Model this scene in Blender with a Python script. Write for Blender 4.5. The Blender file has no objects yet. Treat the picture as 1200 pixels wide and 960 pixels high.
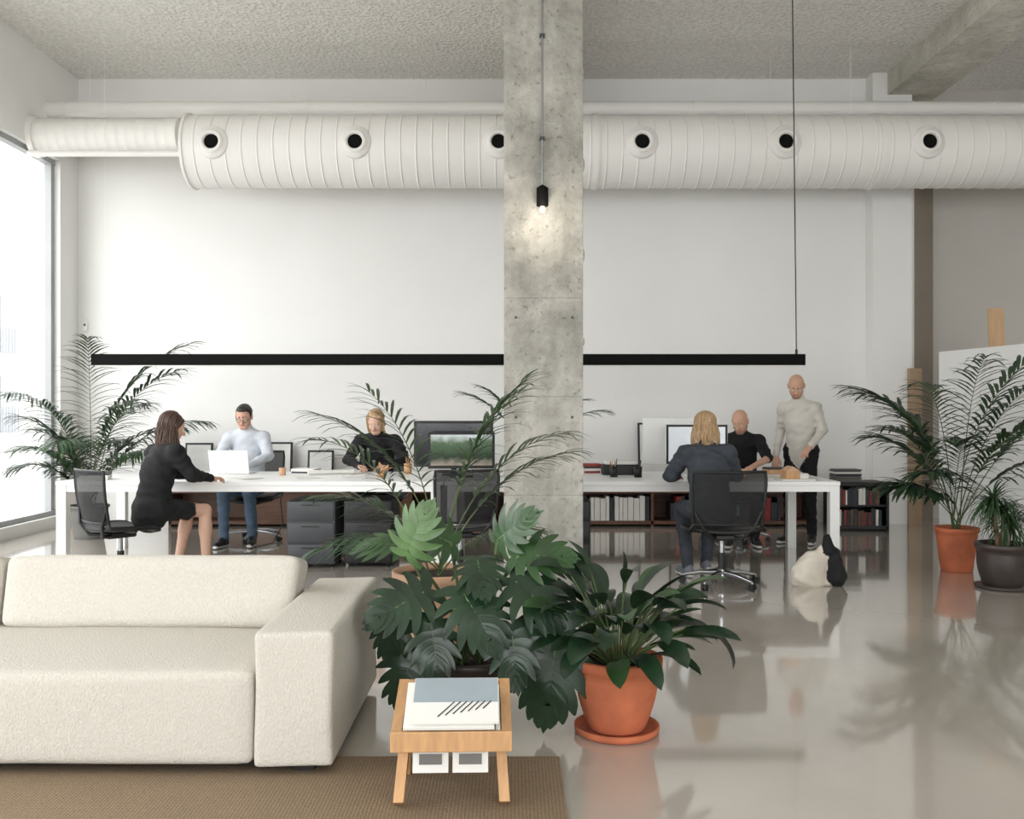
import bpy, bmesh, math, random
import numpy as np
from mathutils import Vector, Matrix
random.seed(7); rnd=random.uniform
V=Vector
# ------------------------------------------------------------ materials
def lin(c):
    o=[]
    for x in c:
        x=x/255.0
        o.append(x/12.92 if x<=0.04045 else ((x+0.055)/1.055)**2.4)
    return o
MATS={}
def mat(name,rgb,rough=.6,var=.06,scale=6,bump=0.0,bscale=60,metal=0,emit=0,spec=None,alpha=1,aniso=None,dist=.004):
    if name in MATS: return MATS[name]
    m=bpy.data.materials.new(name); m.use_nodes=True
    nt=m.node_tree; N=nt.nodes; L=nt.links
    b=N['Principled BSDF']; c=lin(rgb)
    tc=N.new('ShaderNodeTexCoord'); mp=N.new('ShaderNodeMapping')
    L.new(tc.outputs['Object'],mp.inputs['Vector'])
    if aniso: mp.inputs['Scale'].default_value=aniso
    n=N.new('ShaderNodeTexNoise'); n.inputs['Scale'].default_value=scale; n.inputs['Detail'].default_value=5
    L.new(mp.outputs['Vector'],n.inputs['Vector'])
    r=N.new('ShaderNodeValToRGB')
    r.color_ramp.elements[0].position=.3; r.color_ramp.elements[1].position=.7
    r.color_ramp.elements[0].color=[max(0,x*(1-var*1.6)) for x in c]+[1]
    r.color_ramp.elements[1].color=[min(1,x*(1+var)) for x in c]+[1]
    L.new(n.outputs['Fac'],r.inputs['Fac']); L.new(r.outputs['Color'],b.inputs['Base Color'])
    b.inputs['Roughness'].default_value=rough; b.inputs['Metallic'].default_value=metal
    if spec is not None: b.inputs['Specular IOR Level'].default_value=spec
    if emit:
        b.inputs['Emission Color'].default_value=c+[1]; b.inputs['Emission Strength'].default_value=emit
    if alpha<1: b.inputs['Alpha'].default_value=alpha
    if bump:
        n2=N.new('ShaderNodeTexNoise'); n2.inputs['Scale'].default_value=bscale; n2.inputs['Detail'].default_value=4
        L.new(mp.outputs['Vector'],n2.inputs['Vector'])
        bp=N.new('ShaderNodeBump'); bp.inputs['Strength'].default_value=bump; bp.inputs['Distance'].default_value=dist
        L.new(n2.outputs['Fac'],bp.inputs['Height']); L.new(bp.outputs['Normal'],b.inputs['Normal'])
    MATS[name]=m; return m

def weave(name,rgb,rgb2,scale,rough=.9):
    m=mat(name,rgb,rough,.04,5)
    nt=m.node_tree;N=nt.nodes;L=nt.links;b=N['Principled BSDF']
    tc=N.new('ShaderNodeTexCoord')
    w1=N.new('ShaderNodeTexWave'); w1.bands_direction='X'; w2=N.new('ShaderNodeTexWave'); w2.bands_direction='Y'
    for w in(w1,w2):
        w.inputs['Scale'].default_value=scale; w.inputs['Distortion'].default_value=2; w.inputs['Detail'].default_value=2
        w.inputs['Detail Scale'].default_value=4
        L.new(tc.outputs['Object'],w.inputs['Vector'])
    a=N.new('ShaderNodeMath'); a.operation='MULTIPLY'; L.new(w1.outputs['Fac'],a.inputs[0]); L.new(w2.outputs['Fac'],a.inputs[1])
    nn=N.new('ShaderNodeTexNoise'); nn.inputs['Scale'].default_value=90; nn.inputs['Detail'].default_value=3; L.new(tc.outputs['Object'],nn.inputs['Vector'])
    dv=N.new('ShaderNodeMath'); dv.operation='ADD'; L.new(a.outputs[0],dv.inputs[0]); L.new(nn.outputs['Fac'],dv.inputs[1])
    d2=N.new('ShaderNodeMath'); d2.operation='MULTIPLY'; d2.inputs[1].default_value=.62; L.new(dv.outputs[0],d2.inputs[0]); d2.use_clamp=True
    mx=N.new('ShaderNodeMix'); mx.data_type='RGBA'
    src=b.inputs['Base Color'].links[0].from_socket
    L.new(d2.outputs[0],mx.inputs[0]); mx.inputs[6].default_value=lin(rgb2)+[1]; L.new(src,mx.inputs[7])
    L.new(mx.outputs[2],b.inputs['Base Color'])
    bp=N.new('ShaderNodeBump'); bp.inputs['Strength'].default_value=.5; bp.inputs['Distance'].default_value=.004
    L.new(d2.outputs[0],bp.inputs['Height']); L.new(bp.outputs['Normal'],b.inputs['Normal'])
    return m

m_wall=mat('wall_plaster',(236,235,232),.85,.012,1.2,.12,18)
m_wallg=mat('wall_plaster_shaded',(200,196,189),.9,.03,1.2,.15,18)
m_ceil=mat('ceiling_stipple',(238,235,229),.95,.10,24,1.0,24,dist=.05)
m_duct=mat('duct_white',(237,235,231),.5,.015,2)
m_pipe=mat('pipe_white',(237,235,231),.45,.02,2)
m_black=mat('black_plastic',(18,18,19),.5,.1,8)
m_matte=mat('black_matte_metal',(9,9,9),.75,.05,8,spec=.15)
m_dark=mat('dark_grey_metal',(64,66,69),.45,.06,6)
m_white=mat('white_lacquer',(240,240,238),.35,.01,3)
m_chrome=mat('polished_aluminium',(170,172,175),.25,.03,6,metal=1)
m_wood=mat('walnut_shelf',(100,68,48),.5,.18,4,aniso=(1,8,8))
m_oak=mat('oak_wood',(196,152,107),.5,.10,6,.1,30,aniso=(8,1.5,1.5))
m_ply=mat('plywood_board',(198,164,126),.6,.07,4,aniso=(6,6,1))
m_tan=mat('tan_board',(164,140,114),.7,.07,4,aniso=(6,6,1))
m_pshade=mat('pilaster_shade',(132,122,110),.8,.06,3)  # shade beside the pilaster, put into a grey-brown colour
m_terra=mat('terracotta',(186,104,69),.85,.2,5,.2,40)
m_terra2=mat('pale_terracotta',(208,168,138),.8,.08,5,.2,40)
m_pot=mat('dark_pot_glaze',(56,47,42),.45,.2,5,.1,30)
m_potg=mat('grey_pot',(112,110,106),.7,.08,5)
m_soil=mat('soil',(48,36,28),1,.3,40,.8,50,dist=.01)
m_leafD=mat('leaf_dark',(28,50,31),.34,.3,7,.1,20)
m_leafM=mat('leaf_mid',(46,74,38),.38,.25,7,.1,20)
m_leafL=mat('leaf_pale',(80,108,64),.4,.25,7,.1,20)
m_leafP=mat('leaf_palm',(46,69,44),.5,.25,5)
m_stem=mat('plant_stem',(80,96,54),.6,.2,8)
m_trunk=mat('plant_trunk',(112,90,66),.9,.2,20,.5,50)
m_paper=mat('paper_white',(226,224,218),.8,.02,5)
m_bookr=mat('book_cover_red',(140,46,38),.5,.1,4)
m_bookd=mat('book_cover_dark',(44,46,52),.5,.1,4)
m_glass=mat('bulb_glass',(255,236,205),.2,0,4,emit=1.2)
m_skin=mat('skin',(204,160,136),.6,.05,14)
m_lip=mat('lips',(184,130,112),.5,.05,14)
m_eyew=mat('eye_white',(225,220,214),.3,.01,5)
m_eyed=mat('eye_iris',(46,34,28),.2,.01,5)
m_sofa=mat('sofa_linen',(203,198,188),1.0,.05,85,.9,95,dist=.006,spec=.1,aniso=(1.6,1.6,1))
m_rug=weave('jute_rug',(172,150,122),(104,86,65),24)

def concrete(name,base,st=1.0):
    m=mat(name,base,.85,.08*st,3.2,.7,16,dist=.02)
    nt=m.node_tree;N=nt.nodes;L=nt.links;b=N['Principled BSDF']
    out=b.inputs['Base Color'].links[0].from_socket
    tc=N.new('ShaderNodeTexCoord')
    def layer(out,scale,det,rg,p0,p1,c0,c1,sc=(1,1,1)):
        mp=N.new('ShaderNodeMapping'); mp.inputs['Scale'].default_value=sc; L.new(tc.outputs['Object'],mp.inputs['Vector'])
        n=N.new('ShaderNodeTexNoise'); n.inputs['Scale'].default_value=scale; n.inputs['Detail'].default_value=det; n.inputs['Roughness'].default_value=rg
        L.new(mp.outputs['Vector'],n.inputs['Vector'])
        r=N.new('ShaderNodeValToRGB'); r.color_ramp.elements[0].position=p0; r.color_ramp.elements[1].position=p1
        r.color_ramp.elements[0].color=(c0,c0,c0*.98,1); r.color_ramp.elements[1].color=(c1,c1,c1,1)
        L.new(n.outputs['Fac'],r.inputs['Fac'])
        mx=N.new('ShaderNodeMix'); mx.data_type='RGBA'; mx.blend_type='MULTIPLY'; mx.inputs[0].default_value=1
        L.new(out,mx.inputs[6]); L.new(r.outputs['Color'],mx.inputs[7]); return mx.outputs[2]
    out=layer(out,1.7,12,.75,.38,.62,1-.26*st,1+.10*st)
    out=layer(out,1.6,8,.6,.36,.62,1-.12*st,1.04,(3.5,3.5,.5))
    out=layer(out,22,5,.6,.32,.40,.62,1)
    out=layer(out,5,10,.8,.58,.68,1,1+.20*st)
    out=layer(out,9,6,.7,.34,.44,1-.14*st,1)
    L.new(out,b.inputs['Base Color'])
    return m
m_conc=concrete('column_concrete',(172,169,163),1.3)
m_beam=concrete('beam_concrete',(210,206,198),.8)
m_floor=mat('polished_concrete_floor',(188,180,169),.2,.07,1.1,.05,3,spec=.8)
def fix_floor():
    nt=m_floor.node_tree;N=nt.nodes;L=nt.links;b=N['Principled BSDF']
    tc=N.new('ShaderNodeTexCoord'); n=N.new('ShaderNodeTexNoise'); n.inputs['Scale'].default_value=1.8; n.inputs['Detail'].default_value=7
    L.new(tc.outputs['Object'],n.inputs['Vector'])
    mr=N.new('ShaderNodeMapRange'); mr.inputs['To Min'].default_value=.05; mr.inputs['To Max'].default_value=.18
    L.new(n.outputs['Fac'],mr.inputs['Value']); L.new(mr.outputs['Result'],b.inputs['Roughness'])
    b.inputs['Coat Weight'].default_value=.9; b.inputs['Coat Roughness'].default_value=.05; b.inputs['Coat IOR'].default_value=1.6
fix_floor()

# ------------------------------------------------------------ mesh builder
class MB:
    def __init__(s): s.v=[];s.f=[];s.m=[];s.sm=[];s.mats=[]
    def mi(s,m):
        if m not in s.mats: s.mats.append(m)
        return s.mats.index(m)
    def add(s,vs,fs,m,smooth=False,M=None):
        o=len(s.v); k=s.mi(m)
        for p in vs:
            p=V(p)
            if M is not None: p=M@p
            s.v.append(p)
        for f in fs: s.f.append([i+o for i in f]); s.m.append(k); s.sm.append(smooth)
    def merge(s,o2,off=V((0,0,0))):
        o=len(s.v); s.v+=[v+off for v in o2.v]
        for f,k,sm in zip(o2.f,o2.m,o2.sm): s.f.append([i+o for i in f]); s.m.append(s.mi(o2.mats[k])); s.sm.append(sm)
    def rbox(s,c,sz,m,bev=.0,seg=3,M=None,rot=None,smooth=True):
        bm=bmesh.new(); bmesh.ops.create_cube(bm,size=1)
        for v in bm.verts: v.co=V((v.co.x*sz[0],v.co.y*sz[1],v.co.z*sz[2]))
        if bev>0: bmesh.ops.bevel(bm,geom=bm.edges[:],offset=min(bev,min(sz)*.49),segments=seg,affect='EDGES',profile=.5)
        T=Matrix.Translation(c)
        if rot is not None: T=T@rot
        if M is not None: T=M@T
        bm.verts.index_update()
        s.add([v.co.copy() for v in bm.verts],[[v.index for v in f.verts] for f in bm.faces],m,smooth and bev>0,T); bm.free()
    def box(s,a,b,m,bev=0.0,M=None):
        c=[(a[i]+b[i])/2 for i in range(3)]; z=[abs(b[i]-a[i]) for i in range(3)]
        s.rbox(c,z,m,bev,2,M,smooth=False)
    def tube(s,pts,rs,m,seg=10,cap=True,M=None,flat=1):
        pts=[V(p) for p in pts]
        if not hasattr(rs,'__len__'): rs=[rs]*len(pts)
        vs=[];fs=[];n=len(pts); prev=None
        for i,p in enumerate(pts):
            d=(pts[min(i+1,n-1)]-pts[max(i-1,0)])
            if d.length<1e-9: d=V((0,0,1))
            d.normalize()
            if prev is None:
                a=V((0,0,1)) if abs(d.z)<.9 else V((1,0,0)); u=d.cross(a).normalized()
            else:
                u=(prev-d*prev.dot(d)).normalized()
            prev=u; w=d.cross(u)
            for j in range(seg):
                t=2*math.pi*j/seg; vs.append(p+u*math.cos(t)*rs[i]+w*math.sin(t)*rs[i]*flat)
        for i in range(n-1):
            for j in range(seg):
                a=i*seg+j;b=i*seg+(j+1)%seg; fs.append([a,b,b+seg,a+seg])
        s.add(vs,fs,m,True,M)
        if cap:
            s.add(vs[:seg],[list(range(seg))[::-1]],m,False,M); s.add(vs[-seg:],[list(range(seg))],m,False,M)
    def cyl(s,a,b,r,m,seg=24,r2=None,M=None): s.tube([a,b],[r,r if r2 is None else r2],m,seg,True,M)
    def lathe(s,prof,c,m,seg=40,M=None):
        vs=[];fs=[];n=len(prof)
        for r,z in prof:
            for j in range(seg):
                t=2*math.pi*j/seg; vs.append((c[0]+r*math.cos(t),c[1]+r*math.sin(t),c[2]+z))
        for i in range(n-1):
            for j in range(seg):
                a=i*seg+j;b=i*seg+(j+1)%seg; fs.append([a,b,b+seg,a+seg])
        s.add(vs,fs,m,True,M)
    def sph(s,c,r,m,M=None,seg=14):
        if not hasattr(r,'__len__'): r=(r,r,r)
        vs=[];fs=[];ring=seg//2
        for i in range(ring+1):
            ph=math.pi*i/ring
            for j in range(seg):
                t=2*math.pi*j/seg; vs.append((c[0]+r[0]*math.sin(ph)*math.cos(t),c[1]+r[1]*math.sin(ph)*math.sin(t),c[2]+r[2]*math.cos(ph)))
        for i in range(ring):
            for j in range(seg):
                a=i*seg+j;b=i*seg+(j+1)%seg; fs.append([a+seg,b+seg,b,a])
        s.add(vs,fs,m,True,M)
    def blade(s,p,d,L,W,droop,m,seg=5,fold=.15,prof=None,twist=0,up=V((0,0,1))):
        p=V(p);d=V(d).normalized(); side=d.cross(up)
        if side.length<.05: side=V((math.cos(L*99),math.sin(L*99),0))
        side.normalize()
        if twist: side=Matrix.Rotation(twist,3,d)@side
        vs=[];fs=[]; st=L/seg
        for i in range(seg+1):
            t=i/seg; w=W*.5*(prof(t) if prof else math.sin(math.pi*min(.97,t*.9+.1))**.8)
            n=side.cross(d).normalized()
            vs+= [p-side*w+n*fold*w, p-n*fold*w*.3, p+side*w+n*fold*w]
            ax=d.cross(V((0,0,-1)))
            if ax.length>.02: 
                R=Matrix.Rotation(droop/seg,3,ax.normalized()); d=(R@d).normalized(); side=(R@side).normalized()
            p=p+d*st
        for i in range(seg):
            a=i*3; fs+=[[a,a+1,a+4,a+3],[a+1,a+2,a+5,a+4]]
        s.add(vs,fs,m,True)
        return p
    def build(s,name,parent=None,loc=(0,0,0),rz=0,rot=None):
        me=bpy.data.meshes.new(name); me.from_pydata([tuple(v) for v in s.v],[],s.f)
        for m in s.mats: me.materials.append(m)
        me.polygons.foreach_set('material_index',s.m); me.polygons.foreach_set('use_smooth',s.sm); me.update()
        o=bpy.data.objects.new(name,me); bpy.context.collection.objects.link(o)
        o.location=loc; o.rotation_euler=rot if rot else (0,0,rz)
        if parent: o.parent=parent
        return o
def empty(name,loc,rz=0):
    e=bpy.data.objects.new(name,None); bpy.context.collection.objects.link(e); e.location=loc; e.rotation_euler=(0,0,rz); e.empty_display_size=.2
    return e
def simple(name,a,b,m,bev=0):
    q=MB(); c=V([(a[i]+b[i])/2 for i in range(3)]); q.box(V(a)-c,V(b)-c,m,bev); return q.build(name,loc=c)

# ------------------------------------------------------------ room
CH=5.51; FY=11.67; LX=-5.39
simple('floor',(-5.6,-2.2,-.1),(8.9,12.9,0),m_floor)
simple('ceiling',(-5.6,-2.2,CH),(8.9,12.9,CH+.15),m_ceil)
simple('wall_far',(-5.6,FY,0),(5.0,FY+.2,CH),m_wall)
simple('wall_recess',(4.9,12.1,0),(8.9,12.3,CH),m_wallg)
simple('wall_right',(8.7,-2.2,0),(8.9,12.2,CH),m_wall)
q=MB()
q.box((LX-.25,-2.2,0),(LX,FY+.2,.14),m_wall); q.box((LX-.25,-2.2,4.37),(LX,FY+.2,CH),m_wall)
q.box((LX-.25,11.2,.14),(LX,FY+.2,4.37),m_wall); q.box((LX-.25,-2.2,.14),(LX,-.6,4.37),m_wall); q.build('wall_left')
RZ0,RZ1=.9,3.35  # unseen rear window, added and sized for the daylight it lets in
q=MB()
q.box((-5.6,-2.4,0),(8.9,-2.2,RZ0),m_wall); q.box((-5.6,-2.4,RZ1),(8.9,-2.2,CH),m_wall)
q.box((-5.6,-2.4,RZ0),(-4.9,-2.2,RZ1),m_wall); q.box((7.6,-2.4,RZ0),(8.9,-2.2,RZ1),m_wall); q.build('wall_back')
m_frame=mat('window_frame_grey',(158,160,160),.5,.03,4)
q=MB()
for y in (11.15,9.9,8.0,6.1,4.2,2.3,-.55):
    q.box((LX-.15,y-.03,.14),(LX-.07,y+.04,4.37),m_frame)
q.box((LX-.16,-.6,.14),(LX-.06,11.2,.2),m_frame); q.box((LX-.16,-.6,4.31),(LX-.06,11.2,4.37),m_frame)
q.build('window_1')
q=MB()
for x in (-4.85,-2.8,-.7,1.4,3.5,5.5,7.55): q.box((x-.04,-2.34,RZ0),(x+.04,-2.26,RZ1),m_frame)
q.box((-4.9,-2.34,RZ0),(7.6,-2.26,RZ0+.06),m_frame); q.box((-4.9,-2.34,RZ1-.06),(7.6,-2.26,RZ1),m_frame); q.build('added_rear_window')
simple('wall_pilaster',(4.40,11.45,0),(4.88,11.7,CH),m_wall)
simple('ceiling_beam',(4.58,-2.2,5.24),(5.22,12.1,CH+.02),m_beam)
simple('ceiling_beam',(-.04,7.4,4.95),(.53,FY,CH+.02),m_beam)
q=MB(); zs=[0,.73,1.5,2.27,CH]
for a,b in zip(zs[:-1],zs[1:]):
    q.rbox((.246,7.63,(a+b)/2),(.618,.6,b-a-.001),m_conc,.005,2,smooth=False)
q.box((-.055,7.335,0),(.547,7.92,CH),m_conc)
for z in (.95,1.9,2.6,3.4,4.1): q.sph((.555,7.335,z+rnd(-.1,.1)),(.012,.012,rnd(.03,.08)),m_conc)
for z in (1.34,2.12): 
    for x in (.03,.47): q.sph((x,7.331,z),(.011,.004,.011),m_dark)
q.build('concrete_column')
simple('pilaster_shade_strip',(4.9,11.95,0),(5.36,12.08,4.6),m_pshade)  # added strip standing in for the wall shade beside the pilaster
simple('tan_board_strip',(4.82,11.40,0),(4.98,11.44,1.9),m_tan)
simple('street_ground',(-40,-20,-.3),(-5.7,40,-.12),mat('pavement',(170,168,164),.9))
q=MB(); mf=mat('facade_pale',(165,163,160),.9,.03); mfw=mat('facade_window',(124,127,130),.3,.05)
q.box((-19,2,-.1),(-18,44,6),mf)
for y in range(3,43,3):
    for z in (.6,3.4):
        q.box((-18.02,y,z),(-17.97,y+1.2,z+2.0),mfw)
        for k in range(6): q.box((-17.9,y+.2*k,z),(-17.88,y+.2*k+.03,z+.9),mfw)
q.build('street_building')

# ------------------------------------------------------------ ducts
q=MB(); R=.4; cy,cz=10.53,4.29
xs=[(-3.58,R)]; x=-3.45
while x<8.6:
    xs+= [(x-.012,R),(x-.002,R),(x,R+.006),(x+.008,R+.006),(x+.01,R),(x+.02,R)]
    x+=.172
q.tube([(a,cy,cz) for a,_ in xs],[r for _,r in xs],m_duct,56)
q.tube([(-3.6,cy,cz),(-3.57,cy,cz)],[R+.02,R+.02],m_duct,56)
for xx in (.9,4.0): q.tube([(xx,cy,cz),(xx+.05,cy,cz)],[R+.015]*2,m_duct,56)
for i in range(8):
    vx=-3.24+1.548*i
    if vx>8.2: break
    M=Matrix.Translation((vx,cy-R+.03,cz))@Matrix.Rotation(math.pi/2,4,'X')
    q.lathe([(.178,-.03),(.175,.03),(.165,.045),(.135,.05),(.125,.07),(.112,.085),(.092,.088),(.082,.075),(.078,.048)],(0,0,0),m_duct,32,M)
    q.lathe([(.0,.05),(.08,.05)],(0,0,0),m_matte,24,M)
for x in (-2.5,.6,3.8,6.5): q.cyl((x,cy,cz+R-.02),(x,cy,CH),.003,m_pipe,6)
q.build('ventilation_duct')
q=MB(); q.cyl((LX,10.9,4.885),(8.6,10.9,4.885),.09,m_pipe,24)
for x in (-5.2,-2.4,2.1,5.6): q.cyl((x,10.9,4.885),(x+.04,10.9,4.885),.1,m_pipe,24)
for x in(-4.9,-1,3,6): q.cyl((x,10.9,4.9),(x,10.9,CH),.003,m_pipe,6)
q.cyl((1.6,10.9,4.97),(1.6,11.1,5.0),.02,m_pipe,8)
q.build('overhead_pipe')
q=MB(); xs=[(LX,.2)]; x=LX+.1
while x<-3.65: xs+=[(x-.008,.2),(x,.204),(x+.006,.204),(x+.014,.2)]; x+=.11
q.tube([(a,10.6,4.48) for a,_ in xs],[r for _,r in xs],m_duct,40)
q.cyl((LX,10.45,4.25),(-3.6,10.45,4.25),.035,m_pipe,12); q.cyl((LX,10.6,4.48),(LX+.06,10.6,4.48),.23,m_duct,40)
q.build('branch_duct')

# linear lamp
q=MB(); q.box((-3.98,8.87,1.82),(2.775,8.95,1.925),m_matte,.003)
q.box((-3.95,8.885,1.812),(2.75,8.935,1.8195),mat('lamp_diffuser',(240,238,230),.5))
q.cyl((2.70,8.91,1.92),(2.66,8.91,CH),.0055,m_black,6); q.cyl((2.70,8.91,1.92),(2.70,8.91,1.97),.012,m_black,10)
q.cyl((-3.87,8.91,1.92),(-3.87,8.91,CH),.0015,m_pipe,6); q.cyl((.2,8.91,1.92),(.2,8.91,4.95),.002,m_pipe,6)
q.build('linear_pendant_lamp')
q=MB(); q.cyl((.235,7.29,3.12),(.235,7.29,CH),.008,m_chrome,8)
q.lathe([(0,.16),(.02,.155),(.044,.14),(.046,.13),(.046,0),(.038,-.002),(.0,-.002)],(.235,7.24,2.97),m_matte,20)
q.cyl((.235,7.29,3.12),(.235,7.24,3.125),.012,m_matte,8)
for z in (3.5,4.3,5.1): q.box((.215,7.28,z),(.255,7.335,z+.02),m_dark)
q.sph((.235,7.24,2.945),(.024,.024,.03),m_glass)
q.build('bulb_pendant_lamp')
q=MB(); q.rbox((0,0,0),(.06,.03,.12),m_white,.008); q.rbox((0,-.016,.02),(.03,.004,.03),m_potg,.001); q.build('wall_thermostat',loc=(-5.3,FY-.015,2.43))

# ------------------------------------------------------------ table
q=MB()
TX0,TX1,TY0,TY1,TZ=-3.99,2.87,8.2,9.55,.77
q.box((TX0,TY0,TZ-.035),(-.60,TY1,TZ),m_white,.004); q.box((-.59,TY0,TZ-.035),(TX1,TY1,TZ),m_white,.004)
for a,b in ((TX0,-.62),(-.57,TX1)):
    q.box((a+.09,TY0+.012,TZ-.09),(b-.09,TY0+.04,TZ-.0355),m_white); q.box((a+.09,TY1-.04,TZ-.09),(b-.09,TY1-.012,TZ-.0355),m_white)
    q.box((a+.012,TY0+.09,TZ-.09),(a+.04,TY1-.09,TZ-.0355),m_white); q.box((b-.04,TY0+.09,TZ-.09),(b-.012,TY1-.09,TZ-.0355),m_white)
    for x in (a+.047,b-.047):
        for y in (TY0+.047,TY1-.047): q.box((x-.043,y-.043,0),(x+.043,y+.043,TZ-.0355),m_white,.004)
q.build('long_white_desk')
q=MB(); y0,y1=11.2,11.62
q.box((-4.1,y0,.4),(3.6,y1,.44),m_wood); q.box((-4.1,y0,.03),(3.6,y1,.07),m_wood); q.box((-4.1,y1-.02,.07),(3.6,y1,.4),m_wood)
for i in range(9): x=-4.1+i*.96; q.box((x,y0,.0),(x+.03,y1,.4),m_wood)
for i in (1,2): q.box((-4.07+i*.96,y0+.01,.07),(-3.14+i*.96,y0+.03,.4),m_wood)
x=.9
while x<1.6:
    w=rnd(.04,.09); q.box((x,y0+.03,.07),(x+w-.006,y0+.3,.07+rnd(.24,.3)),random.choice([m_paper,m_paper,m_bookd])); x+=w
x=1.9
while x<3.2:
    w=rnd(.03,.08); q.box((x,y0+.03,.07),(x+w-.006,y0+.3,.07+rnd(.2,.3)),random.choice([m_bookd,m_bookd,m_bookd,m_bookr,m_wood])); x+=w
q.build('low_credenza')
m_pic=mat('framed_print',(214,214,210),.4,.1,3)
for fx,w,h in ((-3.85,.34,.55),(-2.95,.5,.56),(-2.35,.32,.46),(1.75,.4,.8)):
    q=MB(); q.rbox((0,0,h/2),(w,.02,h),m_black,.003); q.box((-w/2+.025,-.012,.025),(w/2-.025,-.0105,h-.025),m_pic)
    q.build('picture_frame',loc=(fx,11.5,.442),rot=(-.12,0,0))
q=MB(); q.box((3.72,10.8,.52),(4.34,11.22,.56),m_black); q.box((3.72,10.8,0.02),(4.34,11.22,.06),m_black); q.box((3.72,10.8,0),(3.75,11.22,.52),m_black); q.box((4.31,10.8,0),(4.34,11.22,.52),m_black); q.box((3.75,11.19,.06),(4.31,11.22,.52),m_black); q.box((3.75,10.82,.28),(4.31,11.2,.3),m_black)
for z in (.06,.3):
    x=3.77
    while x<4.24:
        w=rnd(.02,.05); q.box((x,10.83,z),(x+w-.004,11.05,z+rnd(.15,.2)),random.choice([m_bookd,m_bookr,m_paper,m_wood,m_bookd,m_bookd])); x+=w
q.build('low_bookshelf')
q=MB(); z=.561
for i in range(9):
    h=rnd(.012,.022); q.rbox((3.9+rnd(-.01,.01),10.98+rnd(-.01,.01),z+h/2),(.3,.22,h-.002),random.choice([m_bookd,m_paper,m_potg,m_bookd]),0); z+=h
q.build('magazine_stack')
q=MB(); a=V((4.82,10.6,0)); b=V((5.33,7.6,0)); d=(b-a).normalized(); n=V((-d.y,d.x,0))
Lp=(b-a).length; M=Matrix(((d.x,n.x,0,0),(d.y,n.y,0,0),(0,0,1,0),(0,0,0,1)))
q.box((0,0,.0),(Lp,.06,2.05),m_white,.004,M); q.build('white_partition_panel',loc=a)
q=MB(); q.box((-.085,-.012,0),(.085,.012,2.5),m_ply); q.build('leaning_plank',loc=(5.33,10.2,0),rot=(0,-.03,0))

# ------------------------------------------------------------ sofa
S=empty('sofa',(0,0,0))
def cushion(c,sz,bev,name,puff=.02,rot=None,shear=0):
    bm=bmesh.new(); bmesh.ops.create_cube(bm,size=1)
    for v in bm.verts: v.co=V((v.co.x*sz[0],v.co.y*sz[1],v.co.z*sz[2]))
    bmesh.ops.subdivide_edges(bm,edges=bm.edges[:],cuts=13,use_grid_fill=True)
    h=[s/2 for s in sz]
    for v in bm.verts:
        for i in range(3):
            t=v.co[i]/h[i]; a=abs(t)
            if a<.999: v.co[i]=math.copysign(h[i]*min(a/.857*(1-bev*1.0/h[i]),1-bev/h[i]) if a>.84 else h[i]*a*(1-bev/h[i])/.857,t)
    for v in bm.verts:
        p=v.co; on=[abs(p[i])>h[i]-1e-5 for i in range(3)]
        n=sum(on)
        if n>=2:
            for i in range(3):
                if on[i]: p[i]*=1-(.30 if n==2 else .42)*bev/h[i]
        x,y,z=[p[i]/h[i] for i in range(3)]
        fx,fy,fz=[max(0,1-abs(t)**4) for t in (x,y,z)]
        p=p+V((x*fy*fz,y*fx*fz,z*fx*fy))*puff
        p+=V((1,1,1))*.003*math.sin(9*p.x+5*p.y)*math.cos(11*p.z+4*p.x)
        p.x+=shear*p.z*(1 if p.x>0 else 0)
        v.co=p
    me=bpy.data.meshes.new(name); bm.to_mesh(me); bm.free()
    for p in me.polygons: p.use_smooth=True
    me.materials.append(m_sofa); o=bpy.data.objects.new(name,me); bpy.context.collection.objects.link(o)
    md=o.modifiers.new('sub','SUBSURF'); md.levels=1; md.render_levels=1
    o.location=c; o.parent=S
    if rot: o.rotation_euler=rot
    return o
cushion((-.83,4.15,.298),(.3,1.19,.515),.018,'arm_right',.002)
cushion((-3.7,4.15,.298),(.3,1.19,.515),.018,'arm_left',.002)
cushion((-2.265,4.62,.28),(2.56,.24,.44),.02,'back_frame',.0)
cushion((-2.265,4.05,.225),(2.56,.98,.36),.028,'seat_base',.008)
cushion((-1.66,4.40,.545),(1.32,.26,.32),.03,'back_cushion_1',.008,(-.22,0,0),.12)
cushion((-3.0,4.40,.545),(1.30,.26,.32),.03,'back_cushion_2',.008,(-.22,0,0))
q=MB()
for x in (-3.75,-2.2,-.8):
    for y in (3.65,4.65): q.box((x-.04,y-.04,.0125),(x+.04,y+.04,.05),m_black)
q.box((-3.8,3.62,.03),(-.72,4.68,.06),m_black)
q.build('feet',S)
q=MB(); q.rbox((0,0,.006),(4.6,2.9,.012),m_rug,.005,2); q.build('jute_rug',loc=(-2.11,2.31,0.0005))

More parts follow.
